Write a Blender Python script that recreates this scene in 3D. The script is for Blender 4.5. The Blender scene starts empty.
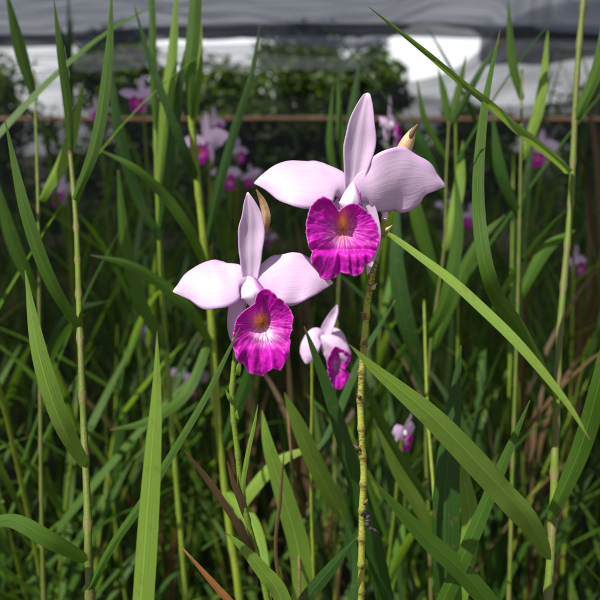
import bpy, math, random
import numpy as np
from mathutils import Vector, Matrix, noise
PI = math.pi
random.seed(7); rng = np.random.RandomState(7)
scene = bpy.context.scene
C = scene.collection

# ------------------------------------------------------------ camera
FOV = math.radians(50.0)
F = 300.0 / math.tan(FOV / 2)
CAM = Vector((0, 0, 1.35)); PITCH = math.radians(13.0)
FWD = Vector((0, math.cos(PITCH), -math.sin(PITCH)))
RIGHT = Vector((1, 0, 0)); UP = RIGHT.cross(FWD)
cd = bpy.data.cameras.new('camera'); cam = bpy.data.objects.new('camera', cd); C.objects.link(cam)
cam.location = CAM; cam.rotation_euler = (PI / 2 - PITCH, 0, 0)
cd.sensor_fit = 'VERTICAL'; cd.sensor_height = 24; cd.sensor_width = 24; cd.lens = 12 / math.tan(FOV / 2)
cd.clip_start = 0.02; cd.clip_end = 2000
cd.dof.use_dof = True; cd.dof.focus_distance = 0.275; cd.dof.aperture_fstop = 8.5
scene.camera = cam

# ------------------------------------------------------------ sun and sky
SUN_TO = Vector((-0.44, -0.24, 0.86)).normalized()
el = math.asin(SUN_TO.z); az = math.atan2(SUN_TO.x, SUN_TO.y)
sd = bpy.data.lights.new('sun', 'SUN'); so = bpy.data.objects.new('sun', sd); C.objects.link(so)
sd.energy = 5.0; sd.angle = math.radians(0.5); sd.color = (1.0, 0.96, 0.9)
so.rotation_euler = SUN_TO.to_track_quat('Z', 'Y').to_euler(); so.location = (0, 0, 8)
w = bpy.data.worlds.new('World'); scene.world = w; w.use_nodes = True
nt = w.node_tree; nt.nodes.clear()
wo = nt.nodes.new('ShaderNodeOutputWorld'); bg = nt.nodes.new('ShaderNodeBackground')
sk = nt.nodes.new('ShaderNodeTexSky'); sk.sky_type = 'NISHITA'; sk.sun_disc = False
sk.sun_elevation = el; sk.sun_rotation = az; sk.dust_density = 1.5
tc = nt.nodes.new('ShaderNodeTexCoord'); mp = nt.nodes.new('ShaderNodeMapping'); mp.inputs['Scale'].default_value = (1, 1, 3.2)
mp.inputs['Location'].default_value = (0.35, 0.1, 0.0)
nz = nt.nodes.new('ShaderNodeTexNoise'); nz.inputs['Scale'].default_value = 3.0; nz.inputs['Detail'].default_value = 7
rp = nt.nodes.new('ShaderNodeValToRGB'); rp.color_ramp.elements[0].position = 0.36; rp.color_ramp.elements[1].position = 0.56
mx = nt.nodes.new('ShaderNodeMixRGB'); mx.inputs['Color2'].default_value = (14, 14.3, 14.8, 1)
nt.links.new(tc.outputs['Generated'], mp.inputs[0]); nt.links.new(mp.outputs[0], nz.inputs['Vector'])
sx = nt.nodes.new('ShaderNodeSeparateXYZ'); nt.links.new(tc.outputs['Generated'], sx.inputs[0])
hz = nt.nodes.new('ShaderNodeMapRange'); hz.inputs['From Min'].default_value = 0.12; hz.inputs['From Max'].default_value = 0.42; hz.inputs['To Min'].default_value = 0.22; hz.inputs['To Max'].default_value = -0.16
nt.links.new(sx.outputs[2], hz.inputs['Value'])
ad = nt.nodes.new('ShaderNodeMath'); nt.links.new(nz.outputs['Fac'], ad.inputs[0]); nt.links.new(hz.outputs[0], ad.inputs[1]); nt.links.new(ad.outputs[0], rp.inputs[0])
nt.links.new(rp.outputs[0], mx.inputs['Fac'])
nt.links.new(sk.outputs[0], mx.inputs['Color1']); nt.links.new(mx.outputs[0], bg.inputs['Color'])
bg.inputs['Strength'].default_value = 0.05
nt.links.new(bg.outputs[0], wo.inputs[0])
vs = scene.view_settings; vs.view_transform = 'Standard'; vs.look = 'None'; vs.gamma = 1; vs.exposure = 0.62; vs.use_curve_mapping = False
scene.render.engine = 'CYCLES'
cy = scene.cycles; cy.max_bounces = 8; cy.transparent_max_bounces = 16; cy.transmission_bounces = 4; cy.diffuse_bounces = 4

# ------------------------------------------------------------ helpers
def P(px, py, d):
    return CAM + (FWD + RIGHT * ((px - 300) / F) + UP * ((300 - py) / F)) * d

def link(name, me, parent=None, world=None):
    o = bpy.data.objects.new(name, me); C.objects.link(o)
    if parent is not None:
        o.parent = parent
    if world is not None:
        o.matrix_world = world
    return o

def thing(name, loc, label, cat, group=None, rz=0):
    o = bpy.data.objects.new(name, None); C.objects.link(o)
    o.location = loc; o.rotation_euler = (0, 0, rz); o.empty_display_size = 0.05
    o['label'] = label; o['category'] = cat
    if group: o['group'] = group
    return o

def mesh(name, V, Fc, mat, uv=None, smooth=True, thick=0):
    me = bpy.data.meshes.new(name); me.from_pydata([tuple(v) for v in V], [], [tuple(f) for f in Fc])
    if uv is not None:
        ul = me.uv_layers.new(name='UVMap')
        idx = np.empty(len(me.loops), dtype=np.int32); me.loops.foreach_get('vertex_index', idx)
        ul.data.foreach_set('uv', np.asarray(uv, dtype=np.float32)[idx].ravel())
    if smooth: me.polygons.foreach_set('use_smooth', [True] * len(me.polygons))
    if mat: me.materials.append(mat)
    me.update()
    return me

class Acc:
    def __init__(s): s.V = []; s.F = []; s.U = []
    def add(s, V, Fc, U):
        k = len(s.V); s.V += [tuple(v) for v in V]; s.F += [tuple(i + k for i in f) for f in Fc]; s.U += list(U)
    def mesh(s, name, mat): return mesh(name, s.V, s.F, mat, s.U)

def cr(pts, n):
    """catmull-rom through rows of numbers, n samples"""
    p = np.asarray(pts, float); m = len(p)
    if m == 2: return np.array([p[0] * (1 - t) + p[1] * t for t in np.linspace(0, 1, n)])
    q = np.vstack([2 * p[0] - p[1], p, 2 * p[-1] - p[-2]])
    seg = np.r_[0, np.cumsum(np.linalg.norm(np.diff(p[:, :3], axis=0), axis=1) + 1e-9)]; seg /= seg[-1]
    out = []
    for t in np.linspace(0, 1, n):
        i = min(np.searchsorted(seg, t, side='right') - 1, m - 2); i = max(i, 0)
        u = (t - seg[i]) / (seg[i + 1] - seg[i])
        a, b, c, d = q[i], q[i + 1], q[i + 2], q[i + 3]
        out.append(0.5 * (2 * b + (c - a) * u + (2 * a - 5 * b + 4 * c - d) * u * u + (3 * b - a - 3 * c + d) * u ** 3))
    return np.array(out)

def grid_faces(nu, nv):
    return [(i * nv + j, i * nv + j + 1, (i + 1) * nv + j + 1, (i + 1) * nv + j) for i in range(nu - 1) for j in range(nv - 1)]

def tube(path, rad, seg=10, vscale=1.0):
    path = np.asarray(path, float); n = len(path)
    T = np.gradient(path, axis=0); T /= np.linalg.norm(T, axis=1)[:, None] + 1e-12
    ref = np.array([0.3, 1, 0.1]); V = []; U = []; L = np.r_[0, np.cumsum(np.linalg.norm(np.diff(path, axis=0), axis=1))]
    for i in range(n):
        a = np.cross(T[i], ref); a /= np.linalg.norm(a); b = np.cross(T[i], a)
        for k in range(seg + 1):
            t = 2 * PI * k / seg
            V.append(path[i] + rad[i] * (math.cos(t) * a + math.sin(t) * b)); U.append((k / seg, L[i] * vscale))
    Fc = grid_faces(n, seg + 1)
    Fc.append(tuple(range(seg))); Fc.append(tuple((n - 1) * (seg + 1) + k for k in reversed(range(seg))))
    return V, Fc, U

def ribbon(c, half, side, keel=0.25, nv=5, wav=0.0):
    """leaf blade: c centre line, half widths, side vectors"""
    c = np.asarray(c, float); n = len(c)
    T = np.gradient(c, axis=0); T /= np.linalg.norm(T, axis=1)[:, None] + 1e-12
    V = []; U = []
    for i in range(n):
        s = side[i] - T[i] * np.dot(side[i], T[i]); s /= np.linalg.norm(s) + 1e-12
        nn = np.cross(s, T[i])
        for j in range(nv):
            a = -1 + 2 * j / (nv - 1)
            V.append(c[i] + s * a * half[i] + nn * half[i] * ((keel + 0.9 * math.exp(-i / (0.08 * n))) * abs(a) + wav * math.sin(i * 0.9 + a * 2)))
            U.append((0.5 + 0.5 * a, i / (n - 1)))
    return V, grid_faces(n, nv), U

# ------------------------------------------------------------ materials
def mat(name):
    m = bpy.data.materials.new(name); m.use_nodes = True; t = m.node_tree; t.nodes.clear()
    o = t.nodes.new('ShaderNodeOutputMaterial'); return m, t, o
def N(t, kind, **kw):
    n = t.nodes.new(kind)
    for k, v in kw.items():
        if k in n.inputs: n.inputs[k].default_value = v
        else: setattr(n, k, v)
    return n
def ramp(t, src, stops):
    r = t.nodes.new('ShaderNodeValToRGB'); e = r.color_ramp.elements
    while len(e) < len(stops): e.new(0.5)
    for k, (p, c) in enumerate(stops):
        e[k].position = p; e[k].color = (*c, 1) if len(c) == 3 else c
    t.links.new(src, r.inputs[0]); return r.outputs[0]
def mixc(t, fac, a, b, mode='MIX'):
    m = t.nodes.new('ShaderNodeMixRGB'); m.blend_type = mode
    for i, x in enumerate((fac, a, b)):
        if hasattr(x, 'is_output'): t.links.new(x, m.inputs[i])
        elif isinstance(x, (int, float)): m.inputs[i].default_value = x
        else: m.inputs[i].default_value = (*x, 1)
    return m.outputs[0]
def math_(t, op, a, b=0.0, c=0.0, clamp=False):
    m = t.nodes.new('ShaderNodeMath'); m.operation = op; m.use_clamp = clamp
    for i, x in enumerate((a, b, c)):
        if hasattr(x, 'is_output'): t.links.new(x, m.inputs[i])
        else: m.inputs[i].default_value = x
    return m.outputs[0]
def uvnode(t):
    u = t.nodes.new('ShaderNodeUVMap'); u.uv_map = 'UVMap'
    s = t.nodes.new('ShaderNodeSeparateXYZ'); t.links.new(u.outputs[0], s.inputs[0]); return u.outputs[0], s.outputs[0], s.outputs[1]
def mapping(t, vec, sc, loc=(0, 0, 0)):
    m = t.nodes.new('ShaderNodeMapping'); m.inputs['Scale'].default_value = sc; m.inputs['Location'].default_value = loc
    t.links.new(vec, m.inputs[0]); return m.outputs[0]
def noise_(t, vec, scale, detail=3, rough=0.5):
    n = t.nodes.new('ShaderNodeTexNoise'); n.inputs['Scale'].default_value = scale; n.inputs['Detail'].default_value = detail
    n.inputs['Roughness'].default_value = rough
    if vec is not None: t.links.new(vec, n.inputs['Vector'])
    return n.outputs['Fac']
def finish(t, o, col, tcol, trans, rough, bump=None, bs=0.2, bd=0.001, spec=0.5, sheen=0):
    p = N(t, 'ShaderNodeBsdfPrincipled'); t.links.new(col, p.inputs['Base Color'])
    if hasattr(rough, 'is_output'): t.links.new(rough, p.inputs['Roughness'])
    else: p.inputs['Roughness'].default_value = rough
    p.inputs['Specular IOR Level'].default_value = spec
    if bump is not None:
        b = t.nodes.new('ShaderNodeBump'); b.inputs['Strength'].default_value = bs; b.inputs['Distance'].default_value = bd
        t.links.new(bump, b.inputs['Height']); t.links.new(b.outputs[0], p.inputs['Normal'])
    if trans:
        q = t.nodes.new('ShaderNodeBsdfTranslucent'); t.links.new(tcol, q.inputs[0])
        s = t.nodes.new('ShaderNodeMixShader'); s.inputs[0].default_value = trans
        t.links.new(p.outputs[0], s.inputs[1]); t.links.new(q.outputs[0], s.inputs[2]); t.links.new(s.outputs[0], o.inputs[0])
    else: t.links.new(p.outputs[0], o.inputs[0])

def leaf_material(name, dark, light, tip=(0.16, 0.10, 0.03), tcol=(0.30, 0.48, 0.04), trans=0.35, tipstart=0.97, stain=0.3):
    m, t, o = mat(name); uv, u, v = uvnode(t)
    oi = t.nodes.new('ShaderNodeObjectInfo'); g = t.nodes.new('ShaderNodeNewGeometry')
    tcn = t.nodes.new('ShaderNodeTexCoord')
    strips = ramp(t, noise_(t, mapping(t, uv, (34, 0.5, 1)), 1.0, 4, 0.7), [(0.3, (0, 0, 0)), (0.7, (1, 1, 1))])
    big = noise_(t, tcn.outputs['Object'], 9.0, 3)
    f = math_(t, 'MULTIPLY_ADD', strips, 0.7, math_(t, 'MULTIPLY_ADD', oi.outputs['Random'], 0.35, math_(t, 'MULTIPLY', big, 0.5)))
    isl = math_(t, 'MULTIPLY_ADD', g.outputs['Random Per Island'], 0.45, math_(t, 'SUBTRACT', f, 0.62))
    base = mixc(t, math_(t, 'ADD', isl, 0.15, clamp=True), dark, light)
    mid = math_(t, 'ABSOLUTE', math_(t, 'SUBTRACT', u, 0.5))
    rib = ramp(t, mid, [(0.0, (1, 1, 1)), (0.035, (0, 0, 0))])
    base = mixc(t, math_(t, 'MULTIPLY', rib, 0.35), base, tuple(min(1, 1.7 * c) for c in light))
    tipf = ramp(t, math_(t, 'ADD', math_(t, 'MULTIPLY_ADD', oi.outputs['Random'], 0.035, math_(t, 'SUBTRACT', v, 0.028)), math_(t, 'MULTIPLY', math_(t, 'SUBTRACT', big, 0.5), 0.12)), [(tipstart - 0.02, (0, 0, 0)), (min(1.0, tipstart + 0.02), (1, 1, 1))])
    base = mixc(t, tipf, base, tip)
    sp = ramp(t, noise_(t, tcn.outputs['Object'], 190.0, 3, 0.7), [(0.585, (0, 0, 0)), (0.65, (1, 1, 1))])
    base = mixc(t, math_(t, 'MULTIPLY', sp, stain), base, (0.13, 0.09, 0.03))
    tc_ = mixc(t, 0.6, mixc(t, 1.0, base, (3.0, 3.0, 1.6), 'MULTIPLY'), tcol)
    tc_ = mixc(t, tipf, tc_, tip)
    bmp = math_(t, 'ADD', noise_(t, mapping(t, uv, (60, 1.2, 1)), 1.0, 2), math_(t, 'MULTIPLY', ramp(t, mid, [(0.0, (0, 0, 0)), (0.06, (1, 1, 1))]), 0.9))
    rg = math_(t, 'MULTIPLY_ADD', big, 0.3, 0.34)
    finish(t, o, base, tc_, trans, rg, bmp, 0.5, 0.0006, 0.26)
    return m
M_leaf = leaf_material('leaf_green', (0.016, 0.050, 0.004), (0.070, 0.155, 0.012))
M_leaf2 = leaf_material('leaf_sunlit', (0.075, 0.155, 0.014), (0.215, 0.33, 0.050))  # brighter leaf copy, sunlit tone put into its colour
M_thick = leaf_material('leaf_thicket_shaded', (0.005, 0.018, 0.0015), (0.026, 0.068, 0.005), trans=0.25, tcol=(0.14, 0.26, 0.02))  # darker leaf copy, the thicket's shade put into its colour
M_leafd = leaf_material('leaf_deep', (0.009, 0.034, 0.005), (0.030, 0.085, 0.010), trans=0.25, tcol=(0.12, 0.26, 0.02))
M_dry = leaf_material('leaf_dry', (0.16, 0.065, 0.02), (0.38, 0.16, 0.05), (0.42, 0.2, 0.06), (0.5, 0.2, 0.05), 0.25, 0.9)
M_brown = leaf_material('leaf_brown', (0.05, 0.03, 0.015), (0.13, 0.08, 0.035), (0.12, 0.06, 0.03), (0.2, 0.12, 0.04), 0.15, 0.9)

def stem_material(name, a, b, brown, amt, nodes=1 / 0.011):
    m, t, o = mat(name); uv, u, v = uvnode(t); tcn = t.nodes.new('ShaderNodeTexCoord')
    n1 = noise_(t, tcn.outputs['Object'], 60, 3); n2 = noise_(t, mapping(t, uv, (6, 14, 1)), 1.0, 3)
    base = mixc(t, n1, a, b)
    band = math_(t, 'FRACT', v)                                   # uv v counts internodes
    k = ramp(t, math_(t, 'ADD', band, math_(t, 'MULTIPLY', math_(t, 'SUBTRACT', n2, 0.5), 0.5)), [(0.0, (1, 1, 1)), (0.12, (0.4, 0.4, 0.4)), (0.28, (0, 0, 0)), (0.9, (0, 0, 0)), (1.0, (0.8, 0.8, 0.8))])
    big = ramp(t, noise_(t, tcn.outputs['Object'], 28, 2), [(0.42, (0, 0, 0)), (0.62, (1, 1, 1))])
    kk = math_(t, 'MULTIPLY', math_(t, 'MAXIMUM', k, math_(t, 'MULTIPLY', big, ramp(t, n2, [(0.4, (0, 0, 0)), (0.6, (1, 1, 1))]))), amt, clamp=True)
    base = mixc(t, kk, base, brown)
    finish(t, o, base, base, 0.0, 0.55, n2, 0.4, 0.0008, 0.22)
    return m
M_stem1 = stem_material('stem_spotted', (0.22, 0.26, 0.03), (0.34, 0.36, 0.06), (0.09, 0.04, 0.018), 0.9)
M_stem2 = stem_material('stem_green', (0.09, 0.16, 0.012), (0.16, 0.24, 0.02), (0.16, 0.12, 0.04), 0.35)
M_stemb = stem_material('stem_old', (0.12, 0.075, 0.03), (0.20, 0.13, 0.05), (0.05, 0.03, 0.015), 0.8)
M_stem4 = stem_material('stem_sheathed', (0.06, 0.10, 0.010), (0.12, 0.17, 0.018), (0.14, 0.10, 0.05), 0.8)
M_stem3 = stem_material('stem_yellow_green', (0.13, 0.19, 0.014), (0.21, 0.28, 0.02), (0.14, 0.12, 0.04), 0.4)

def petal_material(name, pale, pink, tc_, veins=0.35, trans=0.38):
    m, t, o = mat(name); uv, u, v = uvnode(t)
    tcn = t.nodes.new('ShaderNodeTexCoord')
    vn = noise_(t, mapping(t, uv, (26, 1.1, 1)), 1.0, 3, 0.55)
    cl = noise_(t, tcn.outputs['Object'], 38, 2)
    f = math_(t, 'MULTIPLY_ADD', ramp(t, vn, [(0.35, (0, 0, 0)), (0.7, (1, 1, 1))]), veins, math_(t, 'MULTIPLY', math_(t, 'SUBTRACT', cl, 0.3), 0.9), clamp=True)
    edge = math_(t, 'ABSOLUTE', math_(t, 'SUBTRACT', u, 0.5))
    f = math_(t, 'ADD', f, math_(t, 'MULTIPLY', ramp(t, edge, [(0.36, (0, 0, 0)), (0.5, (1, 1, 1))]), 0.25), clamp=True)
    base = mixc(t, f, pale, pink)
    base = mixc(t, math_(t, 'MULTIPLY', ramp(t, noise_(t, mapping(t, uv, (46, 1.6, 1)), 1.0, 4, 0.65), [(0.5, (0, 0, 0)), (0.66, (1, 1, 1))]), 0.20), base, tuple(c * f for c, f in zip(pink, (.82, .62, .9))))
    base = mixc(t, ramp(t, v, [(0.93, (0, 0, 0)), (1.0, (1, 1, 1))]), base, (0.80, 0.72, 0.74))
    bmp = math_(t, 'ADD', vn, math_(t, 'MULTIPLY', noise_(t, mapping(t, uv, (7, 5, 1)), 1.0, 2), 0.9))
    bmp = math_(t, 'ADD', bmp, math_(t, 'MULTIPLY', noise_(t, tcn.outputs['Object'], 900, 2), 0.5))
    finish(t, o, base, mixc(t, 1.0, base, tc_, 'MULTIPLY'), trans, 0.5, bmp, 0.22, 0.0005, 0.3)
    return m
M_petal = petal_material('petal_pink', (0.80, 0.645, 0.80), (0.65, 0.40, 0.70), (1.0, 0.88, 1.0), 0.18)
M_sepal = petal_material('sepal_lilac', (0.78, 0.65, 0.79), (0.64, 0.44, 0.68), (0.98, 0.84, 0.98), 0.25)

def lip_material():
    m, t, o = mat('lip_magenta'); uv, u, v = uvnode(t)
    tcn = t.nodes.new('ShaderNodeTexCoord')
    warp = t.nodes.new('ShaderNodeVectorMath'); warp.operation = 'ADD'; wn = t.nodes.new('ShaderNodeTexNoise'); wn.inputs['Scale'].default_value = 90; t.links.new(tcn.outputs['Object'], wn.inputs['Vector'])
    wsc = t.nodes.new('ShaderNodeVectorMath'); wsc.operation = 'SCALE'; wsc.inputs['Scale'].default_value = 0.045; t.links.new(wn.outputs['Color'], wsc.inputs[0]); t.links.new(uv, warp.inputs[0]); t.links.new(wsc.outputs[0], warp.inputs[1])
    vein = noise_(t, mapping(t, warp.outputs[0], (64, 4.5, 1)), 1.0, 3, 0.6)
    mott = noise_(t, tcn.outputs['Object'], 160, 3)
    base = mixc(t, ramp(t, mott, [(0.3, (0, 0, 0)), (0.7, (1, 1, 1))]), (0.42, 0.004, 0.32), (0.72, 0.010, 0.58))
    dk = ramp(t, vein, [(0.30, (1, 1, 1)), (0.46, (0, 0, 0))])
    base = mixc(t, math_(t, 'MULTIPLY', dk, 0.35), base, (0.30, 0.003, 0.22))
    mask = ramp(t, v, [(0.10, (1, 1, 1)), (0.40, (0.8, 0.8, 0.8)), (0.60, (0.12, 0.12, 0.12)), (0.85, (0, 0, 0))])
    vv = ramp(t, vein, [(0.50, (0, 0, 0)), (0.63, (1, 1, 1))])
    base = mixc(t, math_(t, 'MULTIPLY', math_(t, 'MULTIPLY', vv, mask), 0.6), base, (0.80, 0.40, 0.72))
    # white fan below the throat
    att = t.nodes.new('ShaderNodeAttribute'); att.attribute_name = 'pigment'
    s = t.nodes.new('ShaderNodeSeparateXYZ'); t.links.new(att.outputs['Vector'], s.inputs[0])
    wv = math_(t, 'MULTIPLY', s.outputs[1], ramp(t, vein, [(0.34, (0.1, 0.1, 0.1)), (0.56, (1, 1, 1))]), clamp=True)
    base = mixc(t, wv, base, (0.92, 0.78, 0.90))
    orr = mixc(t, ramp(t, vein, [(0.36, (0, 0, 0)), (0.56, (1, 1, 1))]), (0.95, 0.20, 0.07), (1.0, 0.62, 0.13))
    base = mixc(t, s.outputs[0], base, orr)
    base = mixc(t, ramp(t, v, [(0.965, (0, 0, 0)), (1.0, (0.5, 0.5, 0.5))]), base, (0.85, 0.35, 0.78))
    bmp = math_(t, 'ADD', vein, math_(t, 'MULTIPLY', mott, 0.8))
    finish(t, o, base, mixc(t, 1.0, base, (1.0, 0.85, 1.0), 'MULTIPLY'), 0.42, 0.5, bmp, 0.55, 0.0008, 0.3)
    return m
M_lip = lip_material()
def lip_outer():
    m, t, o = mat('lip_outside'); uv, u, v = uvnode(t)
    n = noise_(t, mapping(t, uv, (40, 2, 1)), 1.0, 3)
    k = ramp(t, math_(t, 'MULTIPLY_ADD', n, 0.3, v), [(0.50, (0.78, 0.58, 0.78)), (0.85, (0.72, 0.30, 0.66)), (1.05, (0.62, 0.02, 0.5))])
    finish(t, o, k, k, 0.3, 0.5, n, 0.3, 0.0005, 0.3); return m
M_lipo = lip_outer()
def simple(name, a, b, scale, rough=0.6, trans=0, bump=0.3, tcol=None, detail=4, bd=0.002):
    m, t, o = mat(name); tcn = t.nodes.new('ShaderNodeTexCoord')
    n = noise_(t, tcn.outputs['Object'], scale, detail, 0.6)
    f = ramp(t, n, [(0.3, (0, 0, 0)), (0.7, (1, 1, 1))])
    col = mixc(t, f, a, b)
    tcl = mixc(t, 0.0, tcol or b, b)
    finish(t, o, col, tcl, trans, rough, n, bump, bd, 0.4); return m
def column_material():
    m, t, o = mat('column_white'); uv, u, v = uvnode(t)
    n = noise_(t, mapping(t, uv, (9, 2, 1)), 1.0, 2)
    k = ramp(t, math_(t, 'ADD', u, math_(t, 'MULTIPLY', math_(t, 'SUBTRACT', n, 0.5), 0.25)), [(0.10, (1, 1, 1)), (0.34, (0, 0, 0)), (0.9, (0, 0, 0)), (1.0, (0.5, 0.5, 0.5))])
    finish(t, o, mixc(t, k, (0.86, 0.79, 0.87), (0.62, 0.10, 0.58)), mixc(t, k, (0.9, 0.8, 0.9), (0.6, 0.1, 0.6)), 0.3, 0.45, n, 0.3, 0.0005, 0.35)
    return m
M_col = column_material()
M_bract = simple('bract_tan', (0.34, 0.17, 0.08), (0.70, 0.52, 0.30), 90, 0.55, 0.3, 0.4, (0.7, 0.5, 0.25))

# ------------------------------------------------------------ flower pieces (px units, x right, y up, z to the viewer)
def petal_mesh(name, spine, cup, tiltz, m, s, bend=0.0, nu=40, nv=17, ruf=0.0, seed=0, pleat=0.0):
    """spine rows: x, y, z, half width, tilt (radians: lower / right edge towards the viewer)"""
    sp = cr(spine, nu); c = sp[:, :3]; h = np.maximum(sp[:, 3], 0.15); tw = sp[:, 4]
    T = np.gradient(c, axis=0); T /= np.linalg.norm(T, axis=1)[:, None] + 1e-12
    V = []; U = []; Z = np.array([0, 0, 1.0])
    for i in range(nu):
        s0 = np.cross(T[i], Z); s0 /= np.linalg.norm(s0) + 1e-12        # in picture plane, to the right of travel
        n0 = np.cross(s0, T[i])
        sd_ = math.cos(tw[i]) * s0 + math.sin(tw[i]) * n0; nn = np.cross(sd_, T[i])
        t = i / (nu - 1)
        for j in range(nv):
            a = -1 + 2 * j / (nv - 1)
            wv = ruf * h[i] * (abs(a) ** 3) * math.sin(t * 15 + a * 2 + seed) * math.sin(PI * t)
            pl = pleat * h[i] * (math.exp(-(a / 0.16) ** 2) - 0.5 * math.exp(-((abs(a) - 0.42) / 0.15) ** 2))
            nzv = 1.4 * noise.noise(Vector((c[i][0] * 0.05 + a * 0.9, t * 3.2, seed * 3.1))) * math.sin(PI * min(1, t * 1.1))
            ed = 1 + 0.05 * noise.noise(Vector((t * 6, seed + a, 2.2)))
            V.append((c[i] + sd_ * a * h[i] * ed + nn * (cup * h[i] * a * a + (0.16 * h[i] * math.exp(-(a / 0.2) ** 2) if name == 'column' else 0) + wv + pl + nzv)) * s)
            U.append((0.5 + 0.5 * a, t))
    return mesh(name, V, grid_faces(nu, nv), m, U)

def lip_mesh(name, outline, throat, zf, s, orange, white, seed=0, nt_=220, nr=40, frill=1.0, tub=2.5, tc0=(0, 0)):
    pts = [(x - throat[0], y - throat[1]) for x, y in outline]
    ang = np.array([math.atan2(y, x) for x, y in pts]); R = np.array([math.hypot(x, y) for x, y in pts])
    o = np.argsort(ang); ang = ang[o]; R = R[o]
    V = []; U = []; pig = []
    frill0 = frill
    for i in range(nt_ + 1):
        th = -PI + 2 * PI * i / nt_
        frill = frill0 * (0.25 + 0.85 / (1 + math.exp(5 * (math.sin(th) + 0.25))))
        r0 = np.interp(th, np.r_[ang[-1] - 2 * PI, ang, ang[0] + 2 * PI], np.r_[R[-1], R, R[0]])
        r0 *= 1 + frill0 * 0.018 * noise.noise(Vector((math.cos(th) * 20, math.sin(th) * 20, seed))) + frill * 0.016 * math.sin(19 * th + seed) + frill * 0.022 * noise.noise(Vector((math.cos(th) * 7, math.sin(th) * 7, seed)))
        for k in range(nr):
            r = k / (nr - 1)
            rr = r ** 1.15
            x = throat[0] + math.cos(th) * r0 * rr; y = throat[1] + math.sin(th) * r0 * rr
            z = zf(x, y, r, th)
            z += frill * r ** 3 * (0.6 * math.sin(13 * th + seed + 1.5 * math.sin(3 * th)) + 3.4 * noise.noise(Vector((math.cos(th) * 5, math.sin(th) * 5, r * 2 + seed))))
            z += frill * 2.2 * max(0, r - 0.72) / 0.28 * noise.noise(Vector((math.cos(th) * 13, math.sin(th) * 13, seed + 7)))
            z += 1.1 * r * noise.noise(Vector((x * 0.22, y * 0.22, seed))) + 0.35 * r * noise.noise(Vector((x * 0.6, y * 0.6, seed + 4)))
            z += 0.35 * r * noise.noise(Vector((math.cos(th) * 14, math.sin(th) * 14, r * 1.3 + 5)))
            V.append((x * s, y * s, z * s)); U.append((i / nt_, r))
            V[-1] = (V[-1][0], V[-1][1], V[-1][2] - s * tub * math.exp(-((x - tc0[0]) / 7.5) ** 2 - ((y - tc0[1]) / 11.0) ** 2))
            pig.append((orange(x, y, r), white(x, y, r), 0.0))
    me = mesh(name, V, grid_faces(nt_ + 1, nr), M_lip, U)
    at = me.attributes.new('pigment', 'FLOAT_VECTOR', 'POINT'); at.data.foreach_set('vector', np.array(pig, dtype=np.float32).ravel())
    return me
def gs(x, c, w): return math.exp(-((x - c) / w) ** 2)

def solid(o, th):
    md = o.modifiers.new('thickness', 'SOLIDIFY'); md.thickness = th; md.offset = 0
    return o

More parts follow.
